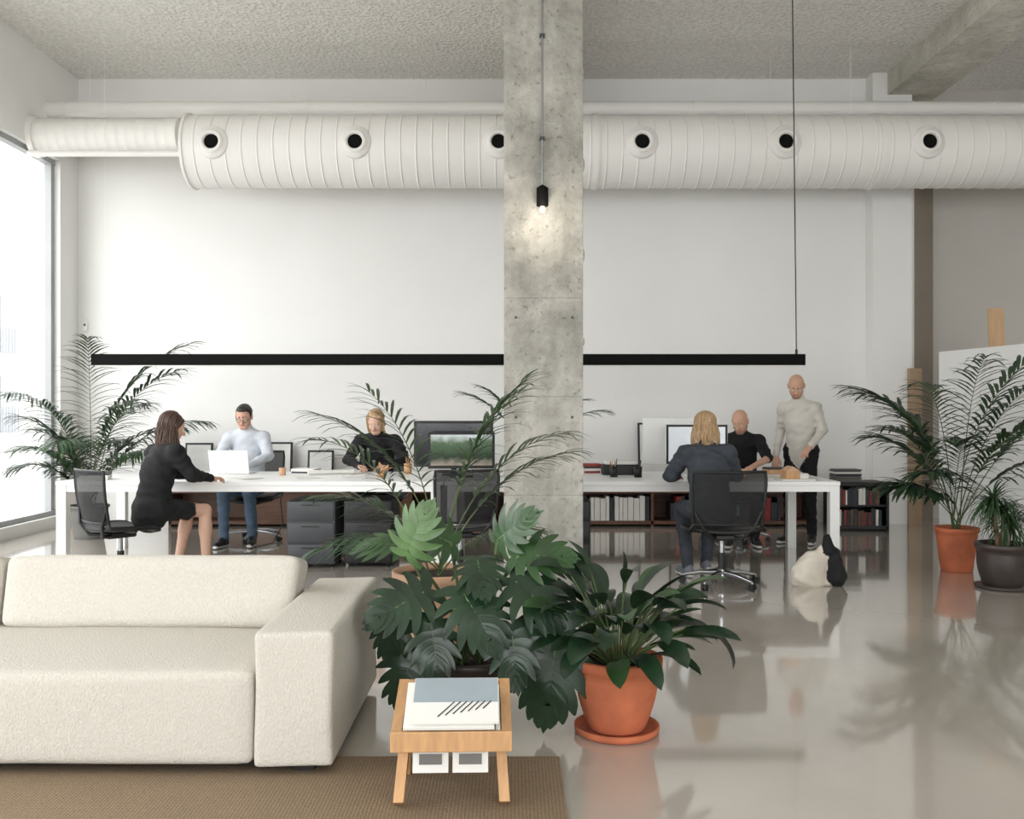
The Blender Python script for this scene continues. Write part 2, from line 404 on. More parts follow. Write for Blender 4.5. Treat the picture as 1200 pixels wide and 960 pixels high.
# ------------------------------------------------------------ magazine rack
K=empty('magazine_rack',(-.215,3.42,.0145),.03)
q=MB()
def bar(p0,p1,w,t,m,xw):
    p0=V(p0);p1=V(p1);d=(p1-p0);d.normalize();u=V((1,0,0));n=d.cross(u).normalized()
    vs=[]
    for p in (p0,p1):
        for a,b in ((-1,-1),(1,-1),(1,1),(-1,1)): vs.append(p+u*a*xw/2+n*b*t/2)
    q.add(vs,[[0,1,2,3],[7,6,5,4],[0,4,5,1],[1,5,6,2],[2,6,7,3],[3,7,4,0]],m)
for s in (-1,1):
    bar((s*.185,-.14,.01),(s*.168,.01,.25),0,.042,m_oak,.036)
    bar((s*.185,.17,.01),(s*.168,.02,.25),0,.042,m_oak,.036)
    bar((s*.192,-.18,.24),(s*.192,.19,.33),0,.045,m_oak,.036)
q.box((-.210,-.19,.205),(.210,-.168,.275),m_oak,.003); q.box((-.19,.17,.31),(.19,.19,.35),m_oak,.003); q.box((-.19,-.15,.19),(.19,.02,.202),m_oak,.003)
q.build('frame',K)
q=MB(); m_cov=mat('magazine_cover',(150,162,168),.35,.05,5)
M0=Matrix.Translation((.0,-.03,.262))@Matrix.Rotation(.34,4,'X')
for i in range(8):
    q.rbox((rnd(-.012,.012),rnd(-.010,.010),i*.0105),(.315,.26,.009),m_paper if i%3 else m_potg,0,M=M0)
q.rbox((.012,.0,.0865),(.305,.255,.008),m_paper,0,M=M0)
q.rbox((.012,.055,.0910),(.301,.14,.001),m_cov,0,M=M0)
for i in range(7): 
    q.rbox((-.02+i*.024,-.055+i*.004,.0915),(.0045,.10-i*.008,.001),m_bookd,0,M=M0,rot=Matrix.Rotation(-.6,4,'Z'))
for i,x in enumerate((-.075,.065)):
    q.rbox((x,-.1,.155),(.125,.03,.10),m_paper,0,rot=Matrix.Rotation(-.3,4,'X')); q.rbox((x,-.118,.155),(.08,.004,.035),m_potg,0,rot=Matrix.Rotation(-.3,4,'X'))
q.build('magazines',K)

# ------------------------------------------------------------ pots & plants
def pot(q,r,h,m,rb=None,rim=.02,belly=0):
    rb=rb or r*.72
    pr=[(0,.0),(rb*.96,0),(rb,.008)]
    for i in range(1,8):
        t=i/8; pr.append((rb+(r-rb)*t+belly*math.sin(math.pi*t),.008+(h-rim*2)*t))
    pr+=[(r,h-rim*1.6),(r+.012,h-rim*1.4),(r+.014,h-.004),(r+.008,h),(r-.01,h),(r-.014,h-.03)]
    q.lathe(pr,(0,0,0),m); q.lathe([(r-.012,h-.04),(0,h-.03)],(0,0,0),m_soil)
def frond(q,base,az,el,L,curve,nl,ll,lw,m,start=.28,droop=.9,leafang=.9,stem=m_stem,sr=.006):
    p=V(base); d=V((math.cos(az)*math.cos(el),math.sin(az)*math.cos(el),math.sin(el)))
    N=16; pts=[p.copy()]; ds=[d.copy()]
    for i in range(N):
        t=i/N; ax=d.cross(V((0,0,-1)))
        if ax.length>.02: d=(Matrix.Rotation(curve/N*(.3+1.4*t),3,ax.normalized())@d).normalized()
        p=p+d*(L/N); pts.append(p.copy()); ds.append(d.copy())
    q.tube(pts,[sr*(1-.8*i/N) for i in range(N+1)],stem,5,False)
    for i in range(nl):
        t=start+(1-start)*i/(nl-1); f=t*N; k=min(N-1,int(f)); pp=pts[k].lerp(pts[k+1],f-k); dd=ds[k]
        side=dd.cross(V((0,0,1)))
        if side.length<.05: side=V((1,0,0))
        side.normalize(); upn=side.cross(dd)
        tt=(t-start)/(1-start); le=ll*(.45+.75*math.sin(math.pi*(.15+.75*tt)))*rnd(.9,1.1); an=leafang*(1-.55*tt)
        for s in(-1,1):
            ld=dd*math.cos(an)+side*s*math.sin(an)+upn*rnd(.0,.25)
            q.blade(pp,ld,le,lw,droop*rnd(.7,1.3),m,4,.2)
def monstera(q,P,tip,nor,size,m,src=None):
    P=V(P); t=V(tip).normalized(); n=V(nor); n=(n-t*n.dot(t)).normalized(); s=t.cross(n).normalized()
    cv=rnd(.2,.4); cb=rnd(.35,.7); ph=rnd(0,6)
    def pt(a,b,h=0):
        r2=(a*a*cv+b*b*cb)
        return P+t*(a*size)+s*(b*size)+n*(h-r2*size+.14*abs(b)*size+.012*size*math.sin(9*a+7*b+ph))
    q.tube([pt(-.02,0,-.003),pt(.3,0,-.003),pt(.6,0,-.003),pt(.9,0,-.003)],[.005,.004,.003,.002],m_leafL,5,False)
    Ls=[.44,.54,.58,.56,.50,.42,.32]; As=[2.45,2.0,1.62,1.33,1.08,.84,.60]
    for sd in(-1,1):
        for i in range(7):
            u=-.02+i*.115; ang=As[i]+rnd(-.04,.04); L=Ls[i]*rnd(.94,1.05); vs=[];fs=[]; K_=7
            ws=[.07,.082,.092,.096,.082,.07,.052,.012]
            for k in range(K_+1):
                f=k/K_; a2=ang-.4*f; ca,sa=math.cos(a2),math.sin(a2)
                cx=u+L*f*ca; cyy=L*f*sa; w=ws[k]
                ax,ay=(1,0) if k==0 else (sa,-ca)
                for e in (-1,0,1): vs.append(pt(cx+ax*w*e,sd*(cyy+ay*w*e),(-.003 if e==0 else 0)+.0006*i))
            for k in range(K_):
                a=k*3; fs+=[[a,a+1,a+4,a+3],[a+1,a+2,a+5,a+4]]
            q.add(vs,fs,m,True)
    vs=[];fs=[]
    for k in range(6):
        f=k/5; w=[.1,.12,.11,.085,.045,.003][k]; a=.66+.38*f
        for e in(-1,0,1): vs.append(pt(a,w*e,-.004 if e==0 else 0))
    for k in range(5):
        a=k*3; fs+=[[a,a+1,a+4,a+3],[a+1,a+2,a+5,a+4]]
    q.add(vs,fs,m,True)
    if src is not None:
        src=V(src); mid=(src+P)/2+V((0,0,.10*(P-src).length+.02)); pts=[]
        for i in range(9):
            w=i/8; pts.append(src*(1-w)**2+mid*2*w*(1-w)+P*w*w)
        q.tube(pts,[.008]*9,m_stem,6,False)
E=(-.20,4.25,0)
leaves=[
 ((.19,3.96,.46),(-.12,-.22,-1),(.05,-1,.15),.41,0),
 ((-.42,3.98,.37),(-.30,-.25,-1),(-.15,-1,.25),.26,0),
 ((-.20,3.96,.62),(.45,-.5,-.6),(.1,-.8,.55),.30,0),
 ((.02,4.02,.66),(.6,-.4,-.35),(.1,-.7,.7),.28,0),
 ((.03,4.1,.76),(.75,-.2,.1),(-.2,-.8,.6),.25,1),
 ((-.46,4.15,.78),(.3,-.3,.75),(-.2,-1,.3),.24,2),
 ((-.38,4.0,.62),(-.7,-.3,-.3),(-.1,-.8,.6),.28,0),
 ((-.48,4.0,.56),(-.25,-.3,-.85),(-.2,-1,.3),.24,0),
 ((-.28,4.25,.80),(-.5,-.3,.3),(-.1,-.8,.6),.24,1),
 ((-.06,4.2,.82),(.35,-.4,.4),(.1,-.8,.6),.24,1),
 ((-.34,3.95,.50),(.15,-.5,-.75),(.0,-.9,.5),.24,0),
 ((.10,4.35,.68),(.5,.3,.1),(0,-.4,1),.24,0),
 ((-.50,4.3,.78),(-.6,.0,.1),(0,-.5,1),.24,1),
 ((.0,3.93,.47),(.1,-.5,-.85),(0,-1,.4),.24,0),
 ((-.15,4.1,.74),(.1,-.6,-.2),(.0,-.6,.8),.24,0),
]
q=MB(); pot(q,.2,.29,m_pot,.15)
for P,t,n,sz,k in leaves:
    monstera(q,V(P)-V(E),t,n,sz,(m_leafD,m_leafM,m_leafL)[k],(rnd(-.06,.06),rnd(-.06,.06),.26))
q.build('potted_monstera',loc=E)

q=MB()
q.lathe([(0,0),(.165,0),(.182,.01),(.185,.035),(.175,.036),(.165,.02),(0,.02)],(0,0,0),m_terra)
q2=MB(); pot(q2,.185,.31,m_terra,.125,.03,.012); q.merge(q2,V((0,0,.021)))
lp=lambda t: max(.02,math.sin(math.pi*min(1,t*.93+.04)))**.75 if t<.98 else .02
def lily(az,el,ps,L,W,dr,m):
    d=V((math.cos(az)*math.cos(el),math.sin(az)*math.cos(el),math.sin(el)))
    b=V((math.cos(az)*.05,math.sin(az)*.05,.29)); p=b.copy(); pts=[p.copy()]
    for i in range(6):
        p=p+d*ps/6; pts.append(p.copy()); ax=d.cross(V((0,0,-1)))
        if ax.length>.02: d=(Matrix.Rotation(.07,3,ax.normalized())@d)
    q.tube(pts,.0035,m_stem,5,False)
    q.blade(pts[-1],d,L,W,dr,m,9,.28,lp,twist=rnd(-.4,.4))
for i in range(80):
    az=i*2.39996; u=(i+.5)/80; el=1.5-.85*u+rnd(-.1,.1)
    lily(az,el,rnd(.16,.38)*(1.15-.4*u),rnd(.19,.27),rnd(.075,.11),rnd(.6,1.4),random.choice([m_leafD,m_leafD,m_leafM]))
lily(-.25,.8,.30,.30,.085,1.9,m_leafD)
lily(2.9,.8,.22,.25,.09,1.2,m_leafD)
q.build('potted_peace_lily',loc=(.455,4.08,0))

q=MB(); pot(q,.25,.46,m_terra2,.18,.03,.01)
specs=[(2.75,1.25,1.2,1.2),(3.0,1.0,.9,1.1),(2.5,1.38,1.28,.8),(3.7,.8,.7,1.0),(.3,1.25,1.2,1.1),(.6,1.38,1.3,.8),(-.4,.95,.7,1.2),(3.3,1.35,1.25,1.1),(.0,1.15,1.1,1.0),(3.1,.6,.7,.9),(.2,1.42,1.3,.7)]
for az,el,L,c in specs: frond(q,(rnd(-.05,.05),rnd(-.05,.05),.42),az,el,L,c,16,.25,.021,m_leafP if rnd(0,1)<.6 else m_leafM,.42,.8)
q.build('potted_palm',loc=(-.44,5.5,0))
q=MB(); pot(q,.1,.2,m_potg,.07,.01)
for az,el,L,c in [(.0,.95,.85,1.0),(.35,1.2,.8,1.1),(3.2,1.15,.85,.9),(2.9,1.3,.8,.8),(1.7,1.3,.7,1),(-.6,1.1,.5,1.2)]:
    frond(q,(0,0,.18),az,el,L,c,14,.2,.02,m_leafP,.5,.7)
q.build('desk_palm',loc=(.15,8.6,TZ+.002))
q=MB(); pot(q,.2,.36,m_potg,.15,.02)
for i in range(20):
    az=i*2.4+.3; u=i/20; el=1.48-.5*u
    L=2.2-.9*u
    if math.cos(az)<-.2: L*=.62; el=min(1.45,el+.15)
    if math.sin(az)>.5: L*=.75
    frond(q,(rnd(-.05,.05),rnd(-.05,.05),.33),az,el,L,1.0+.5*u+rnd(-.1,.2),26,.34,.032,m_leafP if i%3 else m_leafM,.36,.9)
q.build('potted_kentia_palm',loc=(-4.62,10.25,0))
q=MB(); pot(q,.17,.38,m_terra,.13,.025)
for i in range(15):
    az=[2.9,2.2,3.5,.3,4.4,-.4,1.4,3.0,2.6,5.2,.9,3.9,2.0,.1,-.2][i]; el=[1.32,1.42,1.05,1.3,1.3,1.1,1.4,1.05,1.47,1.35,1.4,1.2,1.3,1.45,1.2][i]
    L=[1.1,1.6,.8,1.75,1.1,1.2,1.8,.75,1.6,1.3,1.9,.9,1.2,2.0,1.6][i]
    frond(q,(rnd(-.04,.04),rnd(-.04,.04),.35),az,el,L,1.15+rnd(-.2,.2),22,.34,.038,m_leafP if i%3 else m_leafM,.42,.8)
q.build('potted_kentia_palm',loc=(3.86,8.15,0))
q=MB(); q2=MB(); pot(q2,.19,.33,m_pot,.15,.03,.015); q.merge(q2,V((0,0,.021))); q.lathe([(0,0),(.2,0),(.21,.02),(0,.02)],(0,0,0),m_pot)
for bx,by,h in ((0,0,.32),(.08,.03,.22),(-.07,.02,.42)):
    q.tube([(bx*.4,by*.4,.3),(bx*.8,by*.8,.3+h*.5),(bx,by,.3+h)],[.022,.018,.014],m_trunk,8)
    for i in range(90):
        az=rnd(0,6.28); el=rnd(-.2,1.4); d=V((math.cos(az)*math.cos(el),math.sin(az)*math.cos(el),math.sin(el)))
        q.blade((bx,by,.28+h+rnd(-.06,.02)),d,rnd(.22,.36),.015,rnd(1.0,2.0),m_leafM if i%2 else m_leafP,6,.2)
q.build('potted_ponytail_plant',loc=(3.86,7.38,.001))

# ------------------------------------------------------------ office chairs
m_mesh=mat('chair_mesh',(22,23,25),.8,.1,10,alpha=.88)
def chair(loc,rz,sh=.47,mback=m_black,mbase=m_chrome,name='office_chair',wd=1.12):
    C=empty(name,loc,rz); q=MB()
    for i in range(5):
        a=2*math.pi*i/5+.3; c,s=math.cos(a),math.sin(a)
        q.tube([(c*.03,s*.03,.105),(c*.16,s*.16,.098),(c*.31,s*.31,.068)],[.024,.019,.013],mbase,8)
        q.cyl((c*.31,s*.31,.03),(c*.31,s*.31,.07),.008,mbase,8)
        for e in(-1,1):
            x,y=c*.31-s*.012*e,s*.31+c*.012*e; q.cyl((x-s*.009*e,y+c*.009*e,.028),(x+s*.009*e,y-c*.009*e,.028),.027,m_black,14)
    q.cyl((0,0,.07),(0,0,.13),.035,mbase,16); q.cyl((0,0,.1),(0,0,.26),.028,m_black,16); q.cyl((0,0,.25),(0,0,sh-.07),.018,mbase,14)
    q.build('base',C)
    q=MB(); q.rbox((0,-.02,sh-.065),(.16,.24,.05),m_black,.015)
    vs=[];fs=[];nx,ny=9,9
    for top in (0,1):
        for i in range(nx):
            for j in range(ny):
                u=i/(nx-1)*2-1; w=j/(ny-1)*2-1
                x=.235*wd*u*(1-.06*w*w); y=.23*w*(1-.06*u*u)
                z=sh-.012*(1-u*u)-.03*max(0,w-.5)**2*4+.012*max(0,-w)+.02*u*u-.03*(1-top)
                vs.append((x,y,z))
    n2=nx*ny
    for i in range(nx-1):
        for j in range(ny-1):
            a=i*ny+j; fs.append([a,a+1,a+ny+1,a+ny]); fs.append([n2+a,n2+a+ny,n2+a+ny+1,n2+a+1])
    for i in range(nx-1):
        for j in(0,ny-1): a=i*ny+j; fs.append([a,a+ny,a+ny+n2,a+n2])
    for j in range(ny-1):
        for i in(0,nx-1): a=i*ny+j; fs.append([a,a+1,a+1+n2,a+n2])
    q.add(vs,fs,mback,True); q.build('seat',C)
    q=MB(); vs=[];fs=[]; nx,nz=13,10
    def bp(u,w):
        hw=wd*(.235-.02*(1-w))
        x=hw*u*(1-.04*(2*w-1)**4); z=sh+.05+.41*w; y=-.255-.05*w**1.5-.02*math.sin(w*3.1)+.05*u*u
        return V((x,y,z))
    for i in range(nx):
        for j in range(nz): vs.append(bp(i/(nx-1)*2-1,j/(nz-1)))
    for i in range(nx-1):
        for j in range(nz-1): a=i*nz+j; fs.append([a,a+nz,a+nz+1,a+1])
    q.add(vs,fs,m_mesh,True)
    loop=[bp(-1,j/8) for j in range(9)]+[bp(-1+2*i/10,1) for i in range(1,10)]+[bp(1,1-j/8) for j in range(9)]
    q.tube(loop,.012,mback,8); q.tube([bp(-1+2*i/10,0) for i in range(11)],.01,mback,8)
    for s in(-1,1):
        p=bp(s,0); q.tube([p,(s*.235*wd,-.2,sh-.0),(s*.238*wd,-.05,sh-.005),(s*.235*wd,.15,sh-.01),(s*.21*wd,.21,sh-.03)],.013,mback,8)
        q.tube([(s*.05,-.08,sh-.07),(s*.12,-.2,sh-.06),(s*.2,-.24,sh+.03),bp(s*.95,.25)],[.016,.015,.013,.01],m_black,8)
    q.tube([(-.235*wd,0,sh-.02),(0,0,sh-.05),(.235*wd,0,sh-.02)],.014,mback,8)
    q.build('backrest',C)
    return C

# ------------------------------------------------------------ SDF people
def sdf_mesh(prims,vox):
    lo=np.min([p['lo'] for p in prims],0)-3*vox; hi=np.max([p['hi'] for p in prims],0)+3*vox
    n=np.ceil((hi-lo)/vox).astype(int)+1
    D=np.full(n,9.0); R=np.full(n,9.0); I=np.zeros(n,int)
    for p in prims:
        mg=p['k']+2.5*vox
        a=np.maximum(0,np.floor((p['lo']-mg-lo)/vox).astype(int)); b=np.minimum(n,np.ceil((p['hi']+mg-lo)/vox).astype(int)+1)
        sl=tuple(slice(a[i],b[i]) for i in range(3))
        ax=[lo[i]+vox*np.arange(a[i],b[i]) for i in range(3)]
        X=np.stack(np.meshgrid(*ax,indexing='ij'),-1)
        d=p['f'](X)
        if p.get('wr',0):
            x,y,z=X[...,0],X[...,1],X[...,2]; w=p['wr']
            d=d+w*(np.sin(38*z+9*x+3*np.sin(21*y))*np.sin(17*x-22*y+4*np.sin(13*z))+.5*np.sin(61*z+40*x)*np.sin(47*y+5))
        k=p['k']; D0=D[sl]
        h=np.clip(.5+.5*(d-D0)/k,0,1)
        Dn=d*(1-h)+D0*h-k*h*(1-h)
        D[sl]=np.where(D0>8,d,Dn)
        r=R[sl]; c=d<r; R[sl]=np.where(c,d,r); I[sl]=np.where(c,p['m'],I[sl])
    ins=D<0
    c=[slice(0,-1),slice(1,None)]
    cnt=sum(ins[c[i],c[j],c[k]].astype(int) for i in(0,1) for j in(0,1) for k in(0,1))
    act=(cnt>0)&(cnt<8); cells=np.argwhere(act); idx=-np.ones(act.shape,int); idx[act]=np.arange(len(cells))
    acc=np.zeros((len(cells),3)); num=np.zeros(len(cells))
    cor=[(i,j,k) for i in(0,1) for j in(0,1) for k in(0,1)]
    for a in cor:
        for ax in range(3):
            if a[ax]==0:
                b=list(a); b[ax]=1; b=tuple(b)
                pa=cells+np.array(a); pb=cells+np.array(b)
                da=D[pa[:,0],pa[:,1],pa[:,2]]; db=D[pb[:,0],pb[:,1],pb[:,2]]
                mk=(da<0)!=(db<0); t=np.where(mk,da/np.where(mk,da-db,1),0)
                pos=np.array(a)[None,:]+t[:,None]*(np.array(b)-np.array(a))[None,:]
                acc+=np.where(mk[:,None],pos,0); num+=mk
    vs=lo+vox*(cells+acc/num[:,None])
    vm=I[cells[:,0],cells[:,1],cells[:,2]]
    F=[]
    for ax in range(3):
        b,cx=[(1,2),(2,0),(0,1)][ax]
        s0=np.take(ins,range(0,n[ax]-1),ax); s1=np.take(ins,range(1,n[ax]),ax)
        e=np.argwhere(s0!=s1); e=e[(e[:,b]>0)&(e[:,cx]>0)&(e[:,b]<n[b]-1)&(e[:,cx]<n[cx]-1)]
        o=s0[e[:,0],e[:,1],e[:,2]]
        q=[]
        for db,dc in((-1,-1),(0,-1),(0,0),(-1,0)):
            z=e.copy(); z[:,b]+=db; z[:,cx]+=dc; q.append(idx[z[:,0],z[:,1],z[:,2]])
        q=np.stack(q,1); q=np.where(o[:,None],q,q[:,::-1]); F.append(q)
    F=np.concatenate(F); F=F[(F>=0).all(1)]
    return vs,F,vm[F[:,0]]
def na(v): return np.array([v[0],v[1],v[2]],float)
def cap(a,b,ra,rb,m,k=.02,fl=None,q=1.0,wr=0):
    a=na(a);b=na(b)
    if fl is not None: nn=na(fl); nn=nn/np.linalg.norm(nn)
    def f(X):
        P=X-a; B=b-a
        if fl is not None:
            P=P+nn*((P@nn)*(q-1))[...,None]; B=B+nn*((B@nn)*(q-1))
        L=max(1e-9,B@B); t=np.clip((P@B)/L,0,1)
        return np.sqrt(((P-t[...,None]*B)**2).sum(-1))-(ra+(rb-ra)*t)
    r=max(ra,rb)
    return dict(f=f,lo=np.minimum(a,b)-r,hi=np.maximum(a,b)+r,k=k,m=m,wr=wr)
def ell(c,r,m,k=.02,M=None,wr=0):
    c=na(c); r=np.array(r,float); Mi=np.array(M.to_3x3().inverted()) if M is not None else None
    def f(X):
        P=X-c
        if Mi is not None: P=P@Mi.T
        k0=np.sqrt(((P/r)**2).sum(-1)); k1=np.sqrt(((P/(r*r))**2).sum(-1))
        return k0*(k0-1)/np.maximum(k1,1e-9)
    rr=r.max()
    return dict(f=f,lo=c-rr,hi=c+rr,k=k,m=m,wr=wr)
def sdf_obj(name,prims,vox,mats,parent):
    vs,F,fm=sdf_mesh(prims,vox)
    me=bpy.data.meshes.new(name); me.from_pydata(vs.tolist(),[],F.tolist())
    for m in mats: me.materials.append(m)
    me.polygons.foreach_set('material_index',fm.astype(np.int32)); me.polygons.foreach_set('use_smooth',[True]*len(F)); me.update()
    o=bpy.data.objects.new(name,me); bpy.context.collection.objects.link(o); o.parent=parent
    return o
def hand(name,wr,direc,up,side,skin,parent,curl=.35,sc=1.0):
    y=V(direc).normalized(); z=V(up); z=(z-y*z.dot(y)).normalized(); x=y.cross(z)
    M=Matrix((x,y,z)).transposed(); T=lambda p: V(wr)+M@(V(p)*sc)
    s=1 if side>0 else -1; P=[]
    P.append(cap(T((0,-.03,0)),T((0,.02,0)),.024*sc,.025*sc,0,.015,z,1.3))
    for i,(bx,ln) in enumerate(((-.030,.070),(-.010,.079),(.010,.073),(.029,.056))):
        bx*=s
        P.append(cap(T((bx*.6,.012,0)),T((bx,.085,.002)),.0155*sc,.0125*sc,0,.012))
        p=V((bx,.088,.002)); a=curl*(.6+.12*i); d=0
        for sg,(fr,r0,r1) in enumerate(((.45,.0098,.009),(.3,.009,.0082),(.25,.0082,.007))):
            d+=a*(1.0 if sg==0 else 1.15); dv=V((bx*1.2,math.cos(d),-math.sin(d))); dv.normalize()
            p2=p+dv*ln*fr; P.append(cap(T(p),T(p2),r0*sc,r1*sc,0,.003)); p=p2
    P.append(cap(T((-.016*s,.02,-.006)),T((-.043*s,.052,-.014)),.015*sc,.0125*sc,0,.010))
    P.append(cap(T((-.043*s,.052,-.014)),T((-.052*s,.082,-.02)),.0115*sc,.0100*sc,0,.004))
    P.append(cap(T((-.052*s,.082,-.02)),T((-.049*s,.103,-.025)),.0100*sc,.008*sc,0,.004))
    return sdf_obj(name,P,.004,[skin],parent)

def person(name,loc,yaw,pel,chest,neck,head,hrot,elb,wr,hd,knee,ank,toe,c,fem=False,longsl=True,shorts=False,hair=None,shw=.165,hipw=.085,beard=False,glasses=False,handup=None,curl=.4,loose=0,hem=0,hairlen=.2):
    E=empty(name,loc,yaw)
    skin,top,bot,shoe,sole,hairm=c['skin'],c['top'],c['bot'],c['shoe'],c['sole'],c.get('hair',m_black)
    mats=[skin,top,bot,shoe,sole,hairm,m_lip]
    pel,chest,neck,head=V(pel),V(chest),V(neck),V(head)
    up=(neck-pel).normalized(); right=V((1,0,0)); fwd=up.cross(right).normalized()
    P=[]; tw=.007
    w0,w1=(.118,.13) if fem else (.135,.15)
    w0+=loose;w1+=loose
    P.append(cap(pel+up*.03,chest,w0,w1,1,.05,fwd,1.3,tw))
    if hem: P.append(cap(pel-up*hem,pel+up*.1,w0+.010,w0+.006,1,.02,fwd,1.2,tw))
    P.append(cap(chest,neck-up*.11,w1,w1*.80,1,.05,fwd,1.4,tw))
    shd=[]
    for s in(-1,1):
        sh=neck-up*.085+right*s*shw; shd.append(sh)
        P.append(cap(neck-up*.045+right*s*.03,sh,.048,.056+loose*.3,1,.05,None,1,tw*.6))
    hips=[pel+right*s*hipw for s in(-1,1)]
    P.append(cap(hips[0],hips[1],.1,.1,2,.04,None,1,tw*.7))
    for i in(0,1):
        e=V(elb[i]); w=V(wr[i])
        P.append(cap(shd[i],e,.057+loose*.6,.046+loose*.4,1,.03,None,1,tw))
        if longsl: P.append(cap(e,w,.046+loose*.4,.033,1,.015,None,1,tw*.8)); P.append(cap(w-(w-e).normalized()*.02,w,.035,.035,1,.004))
        else:
            P.append(cap(e-(e-shd[i])*.3,e,.041,.039,0,.006)); P.append(cap(e,w,.039,.026,0,.012))
        P.append(cap(w-(w-e).normalized()*.03,w+(w-e).normalized()*.015,.026,.024,0,.006))
        k=V(knee[i]); a=V(ank[i]); h=hips[i]
        if shorts:
            P.append(cap(h,h.lerp(k,.6),.092,.08,2,.03,None,1,tw)); P.append(cap(h.lerp(k,.5),k,.068,.052,0,.01))
            P.append(cap(k,k.lerp(a,.4),.052,.052,0,.02)); P.append(cap(k.lerp(a,.3),a,.052,.034,0,.02))
        else:
            P.append(cap(h,k,.09,.066,2,.03,None,1,tw)); P.append(cap(k,a+V((0,0,.02)),.064,.05,2,.02,None,1,tw)); P.append(cap(a+(k-a)*.06,a+V((0,0,-.02)),.034,.034,0,.01))
        t=V(toe[i]).normalized(); f0=V((a.x,a.y,0)); bz=a.z-.09
        P.append(cap(f0-t*.035+V((0,0,bz+.05)),f0+t*.05+V((0,0,bz+.055)),.038,.042,3,.02))
        P.append(cap(f0+t*.04+V((0,0,bz+.045)),f0+t*.165+V((0,0,bz+.037)),.04,.03,3,.02))
        P.append(cap(f0-t*.04+V((0,0,bz+.018)),f0+t*.06+V((0,0,bz+.018)),.036,.042,4,.004,(0,0,1),2.4))
        P.append(cap(f0+t*.06+V((0,0,bz+.018)),f0+t*.17+V((0,0,bz+.018)),.042,.034,4,.004,(0,0,1),2.4))
    Rh=Matrix.Rotation(hrot[0],4,'Z')@Matrix.Rotation(hrot[1],4,'X')@Matrix.Rotation(hrot[2] if len(hrot)>2 else 0,4,'Y')
    T=lambda p: head+(Rh.to_3x3()@V(p))
    nb=T((0,-.03,-.07)); nr=.047 if fem else .056
    P.append(cap(neck-up*.04,nb,nr+.004,nr,0,.02)); P.append(cap(neck-up*.03,neck+(nb-neck)*.12,nr+.014,nr+.010,1,.008))
    sdf_obj('body',P,.0105,mats,E)
    H=[]
    H.append(ell(T((0,-.014,.032)),(.077,.096,.087),0,.02,Rh)); H.append(ell(T((0,.022,-.03)),(.061,.066,.083),0,.03,Rh))
    H.append(ell(T((0,.055,-.092)),(.03,.026,.021),5 if beard else 0,.025,Rh))
    H.append(cap(T((-.048,.01,-.06)),T((-.02,.06,-.092)),.02,.018,5 if beard else 0,.025)); H.append(cap(T((.048,.01,-.06)),T((.02,.06,-.092)),.02,.018,5 if beard else 0,.025))
    H.append(cap(T((-.036,.072,.024)),T((.036,.072,.024)),.012,.012,0,.015))
    H.append(cap(T((0,.083,.012)),T((0,.107,-.024)),.008,.0125,0,.012)); H.append(cap(T((-.012,.094,-.028)),T((.012,.094,-.028)),.008,.008,0,.006))
    H.append(cap(T((-.017,.083,-.056)),T((.017,.083,-.056)),.0055,.0055,6,.006))
    for s in(-1,1):
        H.append(ell(T((s*.04,.058,-.03)),(.02,.02,.02),0,.02,Rh))
        H.append(ell(T((s*.078,-.012,-.006)),(.009,.02,.032),0,.006,Rh)); H.append(ell(T((s*.083,-.016,.004)),(.008,.017,.022),0,.005,Rh))
        H.append(cap(T((s*.018,.083,.028)),T((s*.044,.075,.030)),.005,.004,5 if hairm else 0,.003))
    H.append(cap(nb,T((0,-.015,-.04)),nr,nr*1.05,0,.02))
    H.append(cap(neck-up*.02,nb,nr,nr-.002,0,.01))
    if hair=='short':
        H.append(ell(T((0,-.03,.052)),(.083,.092,.082),5,.006,Rh,.003)); H.append(ell(T((0,.012,.098)),(.060,.058,.034),5,.01,Rh,.004))
        for s in(-1,1): H.append(ell(T((s*.066,-.02,.03)),(.018,.045,.045),5,.006,Rh,.002))
    if hair in('long','tied'):
        H.append(ell(T((0,-.028,.045)),(.088,.098,.088),5,.006,Rh,.003)); 
        if hair!='tied':
            H.append(ell(T((0,-.05,-.03)),(.082,.06,.09),5,.02,Rh,.004))
            H.append(cap(T((0,-.07,-.02)),T((0,-.085,-.06))+V((0,0,-hairlen*.6)),.055,.04,5,.03,fwd,1.6,.004))
        else: H.append(ell(T((0,-.11,.03)),(.04,.035,.045),5,.02,Rh,.003))
        for s in(-1,1): H.append(cap(T((s*.06,.035,.075)),T((s*.082,-.01,-.03)),.024,.02,5,.01))
    sdf_obj('head',H,.0055,mats,E)
    q=MB()
    for s in(-1,1):
        e=T((s*.031,.0755,.003)); q.sph(e,.0125,m_eyew,seg=12); q.sph(e+(Rh.to_3x3()@V((0,.0085,-.002))),.0055,m_eyed,seg=10)
        if glasses:
            ring=[T((s*.033+.024*math.cos(t*math.pi/6),.098,.002+.018*math.sin(t*math.pi/6))) for t in range(13)]
            q.tube(ring,.0018,m_black,6,False); q.tube([T((s*.057,.098,.006)),T((s*.08,.0,.008))],.0018,m_black,6)
    if glasses: q.tube([T((-.01,.1,.005)),T((.01,.1,.005))],.0018,m_black,6)
